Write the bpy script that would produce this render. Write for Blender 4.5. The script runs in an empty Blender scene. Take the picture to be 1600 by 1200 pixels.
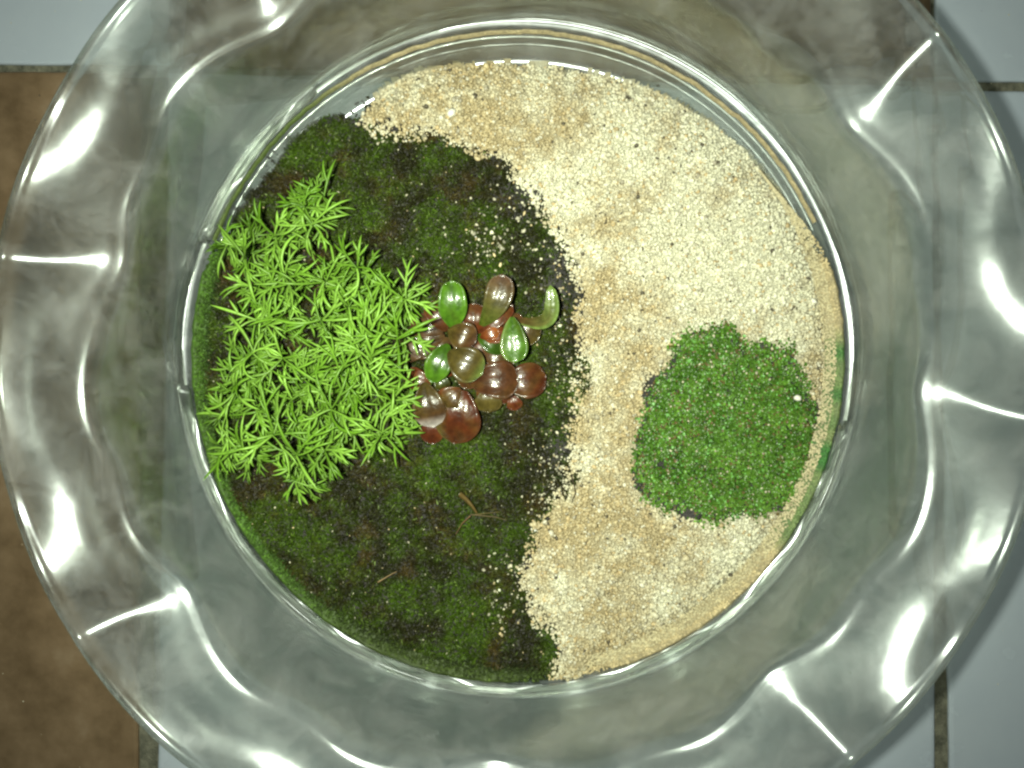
import bpy, math
import numpy as np
from mathutils import Vector, Matrix, Euler

rng = np.random.default_rng(11)
R = math.radians
S = bpy.context.scene
COL = S.collection

# ------------------------------------------------------------------ camera
F = 1386.0                       # focal length in photo pixels (1600 wide)
D = 0.36                         # camera height over the floor, metres
cam_d = bpy.data.cameras.new('camera')
cam = bpy.data.objects.new('camera', cam_d)
COL.objects.link(cam)
cam.location = (0, 0, D)
cam.rotation_euler = (R(-2.6), R(1.6), 0)
cam_d.sensor_width = 36
cam_d.lens = 36 * F / 1600
cam_d.clip_start = 0.01
cam_d.clip_end = 60
S.camera = cam
CM = np.array(Euler((R(-2.6), R(1.6), 0)).to_matrix())

def P(px, py, z):
    """photo pixel + height -> world xyz (arrays allowed)"""
    px, py, z = np.broadcast_arrays(np.asarray(px, float), np.asarray(py, float), np.asarray(z, float))
    d = np.stack([(px - 800) / F, (600 - py) / F, -np.ones_like(px)], -1) @ CM.T
    t = (z - D) / d[..., 2]
    return np.stack([d[..., 0] * t, d[..., 1] * t, z], -1)

# ------------------------------------------------------------------ light
w = bpy.data.worlds.new('World'); S.world = w; w.use_nodes = True
bg = w.node_tree.nodes['Background']
bg.inputs[0].default_value = (0.82, 0.96, 0.93, 1)
bg.inputs[1].default_value = 0.085
ld = bpy.data.lights.new('phone_flash', 'AREA')
ld.shape = 'DISK'; ld.size = 0.018; ld.energy = 1.22; ld.color = (0.935, 1.0, 0.79); ld.spread = R(125)
lo = bpy.data.objects.new('phone_flash', ld)
lo.location = (-0.035, 0.004, D + 0.008); COL.objects.link(lo)
S.view_settings.view_transform = 'Standard'
S.view_settings.look = 'None'
S.view_settings.exposure = 0
S.view_settings.gamma = 1
S.cycles.max_bounces = 14
S.cycles.transmission_bounces = 12
S.cycles.transparent_max_bounces = 16
S.cycles.sample_clamp_indirect = 6
S.cycles.caustics_refractive = True
S.cycles.caustics_reflective = False
S.cycles.blur_glossy = 0.6
S.cycles.filter_width = 2.4

# ------------------------------------------------------------------ helpers
def tag(o, label=None, cat=None, group=None, kind=None):
    if label: o['label'] = label
    if cat: o['category'] = cat
    if group: o['group'] = group
    if kind: o['kind'] = kind
    return o

def link(o, parent=None):
    COL.objects.link(o)
    if parent: o.parent = parent
    return o

def empty(name, loc=(0, 0, 0)):
    o = bpy.data.objects.new(name, None); o.empty_display_size = 0.01
    o.location = loc
    return link(o)

def mesh_np(name, v, f, mat, parent=None, tint=None, smooth=False, k=None, ids=None):
    """v (n,3); f (m,k) constant-size faces or python list"""
    me = bpy.data.meshes.new(name)
    v = np.asarray(v, np.float32)
    if parent is not None:
        v = v - np.array(parent.matrix_basis.translation, np.float32) if parent.parent is None else v - np.array(parent.parent.matrix_basis.translation + parent.matrix_basis.translation, np.float32)
    if isinstance(f, np.ndarray):
        m, kk = f.shape
        me.vertices.add(len(v)); me.vertices.foreach_set('co', v.ravel())
        me.loops.add(m * kk); me.loops.foreach_set('vertex_index', f.astype(np.int32).ravel())
        me.polygons.add(m)
        me.polygons.foreach_set('loop_start', np.arange(0, m * kk, kk, dtype=np.int32))
        me.polygons.foreach_set('loop_total', np.full(m, kk, np.int32))
    else:
        me.from_pydata([tuple(map(float, p)) for p in v], [], f)
    me.update(calc_edges=True)
    me.validate()
    if smooth:
        me.polygons.foreach_set('use_smooth', np.ones(len(me.polygons), bool))
    if tint is not None:
        a = me.color_attributes.new('tint', 'FLOAT_COLOR', 'POINT')
        t = np.ones((len(v), 4), np.float32); t[:, :3] = tint
        a.data.foreach_set('color', t.ravel())
    me.materials.append(mat)
    o = bpy.data.objects.new(name, me)
    return link(o, parent)

def grid_faces(nu, nv, wrap_u=False):
    i = np.arange(nu if wrap_u else nu - 1)[:, None]; j = np.arange(nv - 1)[None, :]
    i2 = (i + 1) % nu
    a = i * nv + j; b = i2 * nv + j
    return np.stack([a, b, b + 1, a + 1], -1).reshape(-1, 4)

def vnoise(x, y, s, seed=0):
    """smooth value noise 0..1, cell size s (same units as x, y)"""
    g = np.random.default_rng(seed).random((97, 97))
    x = np.asarray(x, float) / s + 1000.3; y = np.asarray(y, float) / s + 1000.7
    xi = np.floor(x).astype(int); yi = np.floor(y).astype(int)
    fx = x - xi; fy = y - yi
    fx = fx * fx * (3 - 2 * fx); fy = fy * fy * (3 - 2 * fy)
    a = g[xi % 97, yi % 97]; b = g[(xi + 1) % 97, yi % 97]
    c = g[xi % 97, (yi + 1) % 97]; d = g[(xi + 1) % 97, (yi + 1) % 97]
    return (a * (1 - fx) + b * fx) * (1 - fy) + (c * (1 - fx) + d * fx) * fy

def fbm(x, y, s, seed=0, o=4):
    t = 0; a = 0.5; n = 0
    for k in range(o):
        t = t + a * vnoise(x, y, s, seed + k); n += a; a *= 0.55; s *= 0.47
    return t / n

def sdf(px, py, poly):
    """signed distance in pixels, positive inside"""
    px = np.asarray(px, float).ravel(); py = np.asarray(py, float).ravel()
    poly = np.asarray(poly, float); n = len(poly)
    d2 = np.full(px.shape, 1e18); ins = np.zeros(px.shape, bool)
    for k in range(n):
        ax, ay = poly[k]; bx, by = poly[(k + 1) % n]
        ex, ey = bx - ax, by - ay
        t = np.clip(((px - ax) * ex + (py - ay) * ey) / (ex * ex + ey * ey + 1e-9), 0, 1)
        d2 = np.minimum(d2, (px - ax - t * ex) ** 2 + (py - ay - t * ey) ** 2)
        c = ((ay > py) != (by > py)) & (px < (bx - ax) * (py - ay) / (by - ay + 1e-12) + ax)
        ins ^= c
    return np.where(ins, 1, -1) * np.sqrt(d2)

def ss(a, b, x):
    t = np.clip((x - a) / (b - a), 0, 1); return t * t * (3 - 2 * t)

# ------------------------------------------------------------------ materials
def nm(name):
    m = bpy.data.materials.new(name); m.use_nodes = True
    nt = m.node_tree
    return m, nt, nt.nodes['Principled BSDF']

def tint_mat(name, rough=0.5, spec=0.5, var=0.0, scale=900, sss=0.0, trans=0.0, rough2=None, coat=0.0, bump=0.0, bscale=3000):
    m, nt, b = nm(name)
    at = nt.nodes.new('ShaderNodeAttribute'); at.attribute_name = 'tint'
    src = at.outputs['Color']
    if var:
        n = nt.nodes.new('ShaderNodeTexNoise'); n.inputs['Scale'].default_value = scale; n.inputs['Detail'].default_value = 5
        tc = nt.nodes.new('ShaderNodeTexCoord'); nt.links.new(tc.outputs['Object'], n.inputs['Vector'])
        mr = nt.nodes.new('ShaderNodeMapRange'); mr.inputs['From Min'].default_value = 0.3; mr.inputs['From Max'].default_value = 0.7
        mr.inputs['To Min'].default_value = 1 - var; mr.inputs['To Max'].default_value = 1 + var
        nt.links.new(n.outputs['Fac'], mr.inputs['Value'])
        vm = nt.nodes.new('ShaderNodeVectorMath'); vm.operation = 'SCALE'
        nt.links.new(src, vm.inputs[0]); nt.links.new(mr.outputs[0], vm.inputs['Scale'])
        src = vm.outputs[0]
    nt.links.new(src, b.inputs['Base Color'])
    b.inputs['Roughness'].default_value = rough
    b.inputs['Specular IOR Level'].default_value = spec
    if coat:
        b.inputs['Coat Weight'].default_value = coat; b.inputs['Coat Roughness'].default_value = 0.08
    if sss:
        b.inputs['Subsurface Weight'].default_value = sss
        b.inputs['Subsurface Scale'].default_value = 0.001
    if bump:
        n2 = nt.nodes.new('ShaderNodeTexNoise'); n2.inputs['Scale'].default_value = bscale; n2.inputs['Detail'].default_value = 3
        tc2 = nt.nodes.new('ShaderNodeTexCoord'); nt.links.new(tc2.outputs['Object'], n2.inputs['Vector'])
        bp = nt.nodes.new('ShaderNodeBump'); bp.inputs['Strength'].default_value = bump; bp.inputs['Distance'].default_value = 0.0004
        nt.links.new(n2.outputs['Fac'], bp.inputs['Height']); nt.links.new(bp.outputs[0], b.inputs['Normal'])
        if coat: nt.links.new(bp.outputs[0], b.inputs['Coat Normal'])
    if trans:
        out = nt.nodes['Material Output']
        tr = nt.nodes.new('ShaderNodeBsdfTranslucent'); nt.links.new(src, tr.inputs['Color'])
        mx = nt.nodes.new('ShaderNodeMixShader'); mx.inputs[0].default_value = trans
        nt.links.new(b.outputs[0], mx.inputs[1]); nt.links.new(tr.outputs[0], mx.inputs[2])
        nt.links.new(mx.outputs[0], out.inputs['Surface'])
    return m

def noise_mat(name, stops, scale, rough=(0.4, 0.6), bump=0.2, dist=0.0005, detail=8, spec=0.5):
    m, nt, b = nm(name)
    tc = nt.nodes.new('ShaderNodeTexCoord')
    n = nt.nodes.new('ShaderNodeTexNoise'); n.inputs['Scale'].default_value = scale; n.inputs['Detail'].default_value = detail
    n.inputs['Roughness'].default_value = 0.62
    nt.links.new(tc.outputs['Object'], n.inputs['Vector'])
    cr = nt.nodes.new('ShaderNodeValToRGB'); el = cr.color_ramp.elements
    while len(el) < len(stops): el.new(0.5)
    for e, (p, c) in zip(el, stops): e.position = p; e.color = (*c, 1)
    nt.links.new(n.outputs['Fac'], cr.inputs[0]); nt.links.new(cr.outputs[0], b.inputs['Base Color'])
    n2 = nt.nodes.new('ShaderNodeTexNoise'); n2.inputs['Scale'].default_value = scale * 4.3; n2.inputs['Detail'].default_value = 6
    nt.links.new(tc.outputs['Object'], n2.inputs['Vector'])
    mr = nt.nodes.new('ShaderNodeMapRange'); mr.inputs['To Min'].default_value = rough[0]; mr.inputs['To Max'].default_value = rough[1]
    nt.links.new(n2.outputs['Fac'], mr.inputs[0]); nt.links.new(mr.outputs[0], b.inputs['Roughness'])
    b.inputs['Specular IOR Level'].default_value = spec
    bp = nt.nodes.new('ShaderNodeBump'); bp.inputs['Strength'].default_value = bump; bp.inputs['Distance'].default_value = dist
    nt.links.new(n2.outputs['Fac'], bp.inputs['Height']); nt.links.new(bp.outputs[0], b.inputs['Normal'])
    return m

M_white = noise_mat('glazed white tile', [(0.3, (0.30, 0.34, 0.41)), (0.6, (0.345, 0.385, 0.445)), (0.8, (0.39, 0.42, 0.465))], 9, (0.16, 0.34), 0.12)
M_brown = noise_mat('glazed brown tile', [(0.32, (0.085, 0.054, 0.027)), (0.45, (0.120, 0.079, 0.043)), (0.58, (0.155, 0.104, 0.060)), (0.72, (0.20, 0.143, 0.092))], 44, (0.3, 0.5), 0.25)
M_grout = noise_mat('dirty grout', [(0.35, (0.055, 0.055, 0.040)), (0.65, (0.16, 0.155, 0.115))], 260, (0.8, 0.95), 0.8, 0.001)

def glass_mat():
    m, nt, b = nm('bowl glass')
    nt.nodes.remove(b)
    out = nt.nodes['Material Output']
    tc = nt.nodes.new('ShaderNodeTexCoord')
    g = nt.nodes.new('ShaderNodeBsdfGlass'); g.inputs['IOR'].default_value = 1.5
    g.inputs['Color'].default_value = (0.90, 0.915, 0.89, 1)
    g.inputs['Roughness'].default_value = 0.055
    tr = nt.nodes.new('ShaderNodeBsdfTransparent'); tr.inputs['Color'].default_value = (0.90, 0.925, 0.88, 1)
    mx = nt.nodes.new('ShaderNodeMixShader'); mx.inputs[0].default_value = 0.5
    nt.links.new(g.outputs[0], mx.inputs[1]); nt.links.new(tr.outputs[0], mx.inputs[2])
    # thin film of condensation and dried water on the glass, patchy
    df = nt.nodes.new('ShaderNodeBsdfDiffuse'); df.inputs['Color'].default_value = (0.62, 0.62, 0.64, 1)
    n = nt.nodes.new('ShaderNodeTexNoise'); n.inputs['Scale'].default_value = 42; n.inputs['Detail'].default_value = 12; n.inputs['Roughness'].default_value = 0.78
    n.inputs['Distortion'].default_value = 0.6
    nt.links.new(tc.outputs['Object'], n.inputs['Vector'])
    mr = nt.nodes.new('ShaderNodeMapRange'); mr.inputs['From Min'].default_value = 0.44; mr.inputs['From Max'].default_value = 0.72
    mr.inputs['To Min'].default_value = 0.02; mr.inputs['To Max'].default_value = 0.22
    nt.links.new(n.outputs['Fac'], mr.inputs[0])
    m2 = nt.nodes.new('ShaderNodeMixShader'); nt.links.new(mr.outputs[0], m2.inputs[0])
    nt.links.new(mx.outputs[0], m2.inputs[1]); nt.links.new(df.outputs[0], m2.inputs[2])
    # soft waviness of pressed glass
    n3 = nt.nodes.new('ShaderNodeTexNoise'); n3.inputs['Scale'].default_value = 55; n3.inputs['Detail'].default_value = 3
    nt.links.new(tc.outputs['Object'], n3.inputs['Vector'])
    bp = nt.nodes.new('ShaderNodeBump'); bp.inputs['Strength'].default_value = 0.35; bp.inputs['Distance'].default_value = 0.0008
    nt.links.new(n3.outputs['Fac'], bp.inputs['Height']); nt.links.new(bp.outputs[0], g.inputs['Normal'])
    # greasy smear: a soft second gloss lobe on the same surface
    gl = nt.nodes.new('ShaderNodeBsdfGlossy'); gl.inputs['Roughness'].default_value = 0.23; gl.inputs['Color'].default_value = (.9, .95, 1, 1)
    nt.links.new(bp.outputs[0], gl.inputs['Normal'])
    m3 = nt.nodes.new('ShaderNodeMixShader'); m3.inputs[0].default_value = 0.095
    nt.links.new(m2.outputs[0], m3.inputs[1]); nt.links.new(gl.outputs[0], m3.inputs[2])
    nt.links.new(m3.outputs[0], out.inputs['Surface'])
    return m
M_glass = glass_mat()
M_sand = tint_mat('quartz sand grains', 0.45, 0.5, sss=0.0)
M_sandbed = tint_mat('packed sand', 0.85, 0.2, var=0.25, scale=1500, bump=0.6)
M_soil = noise_mat('wet dark soil', [(0.35, (0.016, 0.014, 0.012)), (0.55, (0.040, 0.036, 0.036)), (0.7, (0.070, 0.060, 0.060))], 220, (0.35, 0.8), 0.9, 0.0015)
M_moss = tint_mat('wet moss', 0.5, 0.2, trans=0.15)
M_carpet = tint_mat('carpet plant leaves', 0.33, 0.32, trans=0.22)
M_fork = tint_mat('soft pale green leaf', 0.36, 0.45, var=0.12, scale=700, trans=0.25)
M_red = tint_mat('glossy red brown leaf', 0.30, 0.3, var=0.34, scale=420, coat=0.22, bump=0.6, bscale=420)
M_debris = tint_mat('dry plant debris', 0.7, 0.3, var=0.2)

# ------------------------------------------------------------------ floor and tiles
floor = mesh_np('floor', [(-1.6, -1.6, -0.002), (1.6, -1.6, -0.002), (1.6, 1.6, -0.002), (-1.6, 1.6, -0.002)], np.array([[0, 1, 2, 3]]), M_grout)
tag(floor, kind='structure')

def tile(corners, mat, label, wob):
    """corners: 4 photo pixels (tl, tr, br, bl) on the floor; a bevelled slab with slightly uneven edges"""
    c = [P(a, b, 0)[:2] for a, b in corners]
    n = 40; pts = []
    for k in range(4):
        a, b = np.array(c[k]), np.array(c[(k + 1) % 4]); e = b - a; L = np.linalg.norm(e); nrm = np.array([e[1], -e[0]]) / L
        for i in range(n):
            t = i / n
            j = (rng.random() - 0.5) * wob * (1 if 0 < i else 0)
            pts.append(a + e * t + nrm * j)
    pts = np.array(pts); cen = pts.mean(0)
    def ring(inset, z):
        q = pts - cen; l = np.linalg.norm(q, axis=1, keepdims=True)
        q = cen + q * (1 - inset / l); return np.c_[q, np.full(len(q), z)]
    rings = [ring(0, -0.0045), ring(0, -0.0008), ring(0.0006, -0.0002), ring(0.0016, 0)]
    N = len(pts); v = np.concatenate(rings)
    f = []
    for r in range(3):
        for i in range(N):
            f.append((r * N + (i + 1) % N, r * N + i, (r + 1) * N + i, (r + 1) * N + (i + 1) % N))
    f.append(tuple(range(3 * N, 4 * N))[::-1])
    o = mesh_np('tile', v, f, mat, floor)
    o['label'] = label
    return o
# grout centre lines in photo pixels (floor level)
gw = 6
XL, XR = 226, 1476
tile([(-1100, 110), (217, 112), (213, 1800), (-1100, 1800)], M_brown, 'mottled brown tile left of the bowl', 0.0004)
tile([(-1100, -1100), (252, -1100), (262, 100), (-1100, 99)], M_white, 'white tile at the upper left corner', 0.0004)
tile([(266, -1100), (1452, -1100), (1456, 124), (268, 104)], M_brown, 'brown tile behind the top of the bowl', 0.0004)
tile([(262, 114), (1458, 134), (1464, 1900), (235, 1900)], M_white, 'white tile under the bowl', 0.0004)
tile([(1466, -1100), (2700, -1100), (2700, 136), (1462, 126)], M_white, 'white tile at the upper right corner', 0.0004)
tile([(1468, 141), (2700, 152), (2700, 1900), (1496, 1900)], M_white, 'white tile right of the bowl', 0.0004)

# ------------------------------------------------------------------ glass bowl
BC = np.array([-0.0085, -0.0075])       # bowl axis on the floor
bowl_c = P(804, 566, 0.016)[:2]
BC = bowl_c.copy()
ridges = [38, -6, -49, -94, -148, 168, 122, 80]
panel = np.array([(.1150, .0060), (.1185, .0066), (.1215, .0092), (.1252, .0155), (.1268, .0178), (.1290, .0190), (.1308, .0202), (.1324, .0290), (.1358, .0400), (.1408, .0515), (.1470, .0596), (.1535, .0655), (.1605, .0694), (.1692, .0716)])
ridge = np.array([(.1150, .0060), (.1185, .0066), (.1215, .0092), (.1252, .0155), (.1268, .0178), (.1290, .0190), (.1306, .0202), (.1321, .0290), (.1344, .0395), (.1380, .0480), (.1436, .0532), (.1508, .0566), (.1595, .0606), (.1718, .0672)])
def catmull(pts, n):
    t0 = np.concatenate([[0], np.cumsum(np.sqrt(np.linalg.norm(np.diff(pts, axis=0), axis=1)))])
    t = np.linspace(0, len(pts) - 1, n); out = []
    P0 = np.vstack([2 * pts[0] - pts[1], pts, 2 * pts[-1] - pts[-2]])
    for u in t:
        i = min(int(u), len(pts) - 2); s = u - i
        a, b, c, d = P0[i:i + 4]
        out.append(0.5 * ((2 * b) + (-a + c) * s + (2 * a - 5 * b + 4 * c - d) * s * s + (-a + 3 * b - 3 * c + d) * s ** 3))
    return np.array(out)
NT = 640
th = np.linspace(0, 2 * np.pi, NT, endpoint=False)
NP = 84
flat = panel.copy(); flat[-4:] = [(.1512, .0648), (.1560, .0694), (.1606, .0737), (.1652, .0778)]; flat[-5] = (.1464, .0598)
pp, rp = catmull(panel, NP), catmull(ridge, NP)
fp = catmull(flat, NP)
dm = np.full(NT, 999.0)
for a in ridges:
    d = np.abs((np.degrees(th) - a + 180) % 360 - 180); dm = np.minimum(dm, d)
uu_ = np.linspace(0, 1, 84)[None, :]
rd = 3.6 - 2.8 * ss(.62, .98, uu_)                                               # fold is broad below, tight at the rim
bow = np.sin(np.pi * ss(.45, 1.05, uu_)) * 2.6
dmu = np.full((NT, 84), 999.0)
for q_, a in enumerate(ridges):
    dmu = np.minimum(dmu, np.abs((np.degrees(th)[:, None] - a - bow * [-1, 1, -.4, .6, 1, -1, 1, -1][q_] + 180) % 360 - 180))
rd = 5.0 - 4.0 * ss(.60, .95, uu_)
wt = np.exp(-(np.sqrt(dmu ** 2 + rd ** 2) - rd) / (15.0 - 8.0 * ss(.5, 1, uu_)))
def no_step(p):                     # same profile without the moulded ledge
    q = p.copy(); q[8] = (.1291, .0204); q[7] = (.1281, .0192); q[6] = (.1268, .0177); return q
pp2, rp2 = catmull(no_step(panel), NP), catmull(no_step(ridge), NP)
td = np.degrees(th)
def lobe(c, w_): return np.exp(-(((td - c + 180) % 360 - 180) / w_) ** 2)
stp = np.clip(1.1 * lobe(68, 34) + .62 * lobe(172, 9) + .60 * lobe(8, 12) + .15, 0, 1)[:, None, None]
dmid = np.full(NT, 999.0)
for a in [12, -32, -71, -121, 196, 150, 101, 59]:
    dmid = np.minimum(dmid, np.abs((td - a + 180) % 360 - 180))
wm = np.exp(-(dmid / 7.5) ** 2)[:, None, None]
pm = pp[None] * wm + fp[None] * (1 - wm)                                          # pressed hollow in the middle of each flute
prof_in = pm * (1 - wt[..., None]) + rp[None] * wt[..., None]
pp2 = pp2[None] + (pm - pp[None])
prof_in = prof_in * stp + (pp2 * (1 - wt[..., None]) + rp2[None] * wt[..., None]) * (1 - stp)     # (NT,64,2)
# thickness offset
tg = np.gradient(prof_in, axis=1); tg /= np.linalg.norm(tg, axis=2, keepdims=True)
nr = np.stack([tg[..., 1], -tg[..., 0]], -1)                                     # outward/down
u = np.linspace(0, 1, NP)
thick = 0.0034 + 0.0016 * np.exp(-((u - 0.18) / 0.12) ** 2)
UU, TT = np.meshgrid(u, th)
rip = (vnoise(UU, TT * .16, .045, 201) - .5) * .0005 + (vnoise(UU, TT * .5, .11, 202) - .5) * .0008 + (vnoise(UU * 1.0, TT * .9, .30, 203) - .5) * .0008
rip *= ss(1.0, .93, UU) * ss(0, .3, dm / 10)[:, None] ** 0
seam = ss(0, .5, th) * ss(2 * np.pi, 2 * np.pi - .5, th); rip = rip * seam[:, None]
prof_out = prof_in + nr * (thick[None, :, None] + rip[..., None])
heel = prof_in[:, :, 1] < 0.0215                                                  # solid moulded heel below the wall
ho = np.array([(.1180, .0006), (.1262, .0006), (.1300, .0012), (.1322, .0040), (.1328, .0100), (.1330, .0180), (.1338, .0235)])
nh = 42
hc = catmull(ho, nh)
for q_ in range(nh):
    k_ = ss(0.80, 1.0, q_ / (nh - 1))
    prof_out[:, q_] = hc[q_] * (1 - k_) + prof_out[:, q_] * k_
# rim bead
e_in, e_out, tdir = prof_in[:, -1], prof_out[:, -1], tg[:, -1]
mid = (e_in + e_out) / 2; hv = (e_in - e_out) / 2
bead = []
for a in np.linspace(-100, 100, 15):
    ar = R(a); bead.append(mid + tdir * 0.0012 + (hv * math.sin(-ar) + tdir * np.linalg.norm(hv, axis=1, keepdims=True) * math.cos(ar)) * 1.28)
bead = np.stack(bead, 1)
full = np.concatenate([prof_in, bead, prof_out[:, ::-1]], 1)
# underside: foot ring then the slightly raised base centre
foot = np.array([(.1165, .0008), (.1140, .0020), (.1110, .0023), (.0800, .0023), (.0300, .0024)])
full = np.concatenate([full, np.repeat(foot[None], NT, 0)], 1)
inner = np.array([(.03, .0060), (.08, .0060), (.108, .0060)])
full = np.concatenate([np.repeat(inner[None], NT, 0), full], 1)
K = full.shape[1]
v = np.stack([BC[0] + full[..., 0] * np.cos(th)[:, None], BC[1] + full[..., 0] * np.sin(th)[:, None], full[..., 1]], -1).reshape(-1, 3)
f = grid_faces(NT, K, True)
nv = len(v)
v = np.vstack([v, [BC[0], BC[1], .0060], [BC[0], BC[1], .0024]])
i = np.arange(NT); i2 = (i + 1) % NT
f1 = [tuple(q) for q in f] + [(nv, i2[k] * K, k * K) for k in range(NT)][::1] + [(nv + 1, k * K + K - 1, i2[k] * K + K - 1) for k in range(NT)]
f1 = [tuple(int(a) for a in q) for q in f1]
bowl = mesh_np('glass_bowl', v, f1, M_glass, smooth=True)
import bmesh
bm = bmesh.new(); bm.from_mesh(bowl.data); bmesh.ops.recalc_face_normals(bm, faces=bm.faces); bm.to_mesh(bowl.data); bm.free()
tag(bowl, 'clear fluted glass bowl with flared scalloped rim standing on the floor tiles', 'bowl')

# ------------------------------------------------------------------ substrate layout (photo pixels)
MOSS = [(458,216),(446,238),(430,262),(408,288),(384,306),(350,372),(322,430),(308,520),(305,600),(320,690),(350,785),(400,865),(470,935),(560,1000),(660,1042),(780,1062),(882,1060),(885,1050),(870,1000),(838,940),(820,890),(835,850),(850,820),(862,780),(900,740),(905,690),(900,640),(915,590),(905,540),(910,480),(902,430),(893,390),(865,345),(845,300),(800,265),(760,235),(700,210),(650,200),(590,198),(545,185),(510,186),(480,196)]
SAND = [(560,188),(578,160),(600,138),(640,115),(700,103),(790,99),(870,104),(940,118),(985,126),(1040,150),(1110,190),(1170,238),(1220,296),(1262,360),(1292,420),(1308,490),(1312,560),(1306,640),(1286,730),(1254,800),(1205,872),(1135,942),(1065,1000),(985,1042),(882,1064),(885,1050),(870,1000),(838,940),(820,890),(835,850),(850,820),(862,780),(900,740),(905,690),(900,640),(915,590),(905,540),(910,480),(902,430),(893,390),(865,345),(845,300),(800,265),(760,235),(700,210),(650,200),(590,198)]
CARP = [(1062,520),(1095,512),(1145,508),(1156,520),(1166,536),(1185,534),(1215,535),(1240,545),(1246,570),(1262,590),(1268,615),(1280,640),(1284,670),(1274,700),(1262,725),(1262,760),(1240,780),(1215,800),(1180,810),(1150,808),(1125,820),(1100,812),(1070,805),(1040,800),(1012,785),(998,760),(990,720),(990,680),(1005,640),(1010,610),(1020,590),(1040,575),(1050,548)]
def jag(poly, amp, seed, step=6):
    """finely subdivided outline with uneven edge"""
    out = []; n = len(poly); q = 0
    for k in range(n):
        a = np.array(poly[k], float); b = np.array(poly[(k + 1) % n], float); m = max(1, int(np.linalg.norm(b - a) / step))
        for i in range(m): out.append(a + (b - a) * i / m)
    return np.array(out)

def hm(px, py):      # moss/soil top height
    d = sdf(px, py, MOSS) + 45 * ss(-60, -5, sdf(px, py, SAND)); u = ss(-14, 30, d)
    return 0.0068 + 0.0085 * u + 0.0028 * (fbm(px, py, 60, 5) - 0.5) * u - .0045 * u * ss(-6, 26, sdf(px, py, SAND))
def hs(px, py):      # sand top height
    d = sdf(px, py, SAND) + 70 * ss(-50, 0, sdf(px, py, MOSS)); u = ss(-6, 55, d)
    return 0.0075 + 0.0095 * u ** 0.8 + 0.004 * (fbm(px, py, 120, 9) - 0.5) * u

def sheet(name, poly, hf, mat, step, margin, parent=None, tintf=None, extra=None, grow=0):
    p = np.array(poly); x0, y0 = p.min(0) - margin; x1, y1 = p.max(0) + margin
    xs = np.arange(x0, x1, step); ys = np.arange(y0, y1, step)
    X, Y = np.meshgrid(xs, ys, indexing='ij')
    Xf, Yf = X.ravel(), Y.ravel()
    d = sdf(Xf, Yf, poly) + (fbm(Xf, Yf, 14, 77) - 0.5) * 16
    d = d + grow
    if extra is not None: d = d + extra(Xf, Yf)
    z = hf(Xf, Yf)
    z = np.where(d < 2, 0.0066 if extra is None or name == 'soil' else z - .004, z)
    v = P(Xf, Yf, z)
    rr = np.linalg.norm(v[:, :2] - BC, axis=1); lim = .1243; o_ = rr > lim
    v[o_, :2] = BC + (v[o_, :2] - BC) / rr[o_, None] * lim
    near = ((rr > .118) & (rr < .1262) & (d > -8)); v[near, 2] = hf(Xf, Yf)[near]
    f = grid_faces(len(xs), len(ys))
    keep = (d[f] > -2).all(1)
    f = f[keep]
    used = np.unique(f); mp = -np.ones(len(v), int); mp[used] = np.arange(len(used))
    t = tintf(Xf, Yf)[used] if tintf else None
    return mesh_np(name, v[used], mp[f][:, ::-1], mat, parent, tint=t, smooth=True)

soil = sheet('soil', MOSS, lambda x, y: hm(x, y) + 0.0010 * (fbm(x, y, 9, 3) - .5), M_soil, 3, 50, extra=lambda a, b: 44 * ss(-40, 0, sdf(a, b, SAND)) * ss(-3, 1, np.maximum(sdf(a, b, SAND), sdf(a, b, MOSS))) * ss(-40, 10, sdf(a, b, SAND) + sdf(a, b, MOSS) + 40))
tag(soil, kind='stuff', label='dark wet soil showing through the moss along the sand edge', cat='soil')

def sandcol(px, py, n=None):
    """base colour of the sand: pale dry patches, tan damp ones"""
    b = fbm(px, py, 90, 21)
    white = np.exp(-(((px - 1080) / 190) ** 2 + ((py - 330) / 110) ** 2)) + np.exp(-(((px - 1150) / 130) ** 2 + ((py - 440) / 60) ** 2)) \
        + 0.5 * np.exp(-(((px - 930) / 70) ** 2 + ((py - 700) / 60) ** 2)) + 0.4 * np.exp(-(((px - 1150) / 90) ** 2 + ((py - 900) / 70) ** 2))
    k = np.clip(white * 0.9 + (b - 0.5) * 2.2 + (fbm(px, py, 20, 23) - .5) * 1.0 + 0.25, 0, 1)[:, None]
    tan = np.array([0.46, 0.375, 0.215]); pale = np.array([0.70, 0.675, 0.52])
    return tan * (1 - k) + pale * k
sb = sheet('sand_bed', SAND, lambda x, y: hs(x, y) - 0.0007, M_sandbed, 3.5, 6, tintf=lambda x, y: sandcol(x, y) * 0.72, extra=lambda x, y: ss(-60, -10, sdf(x, y, MOSS)) * (0 + (fbm(x, y, 30, 31) - .5) * 40))


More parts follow.
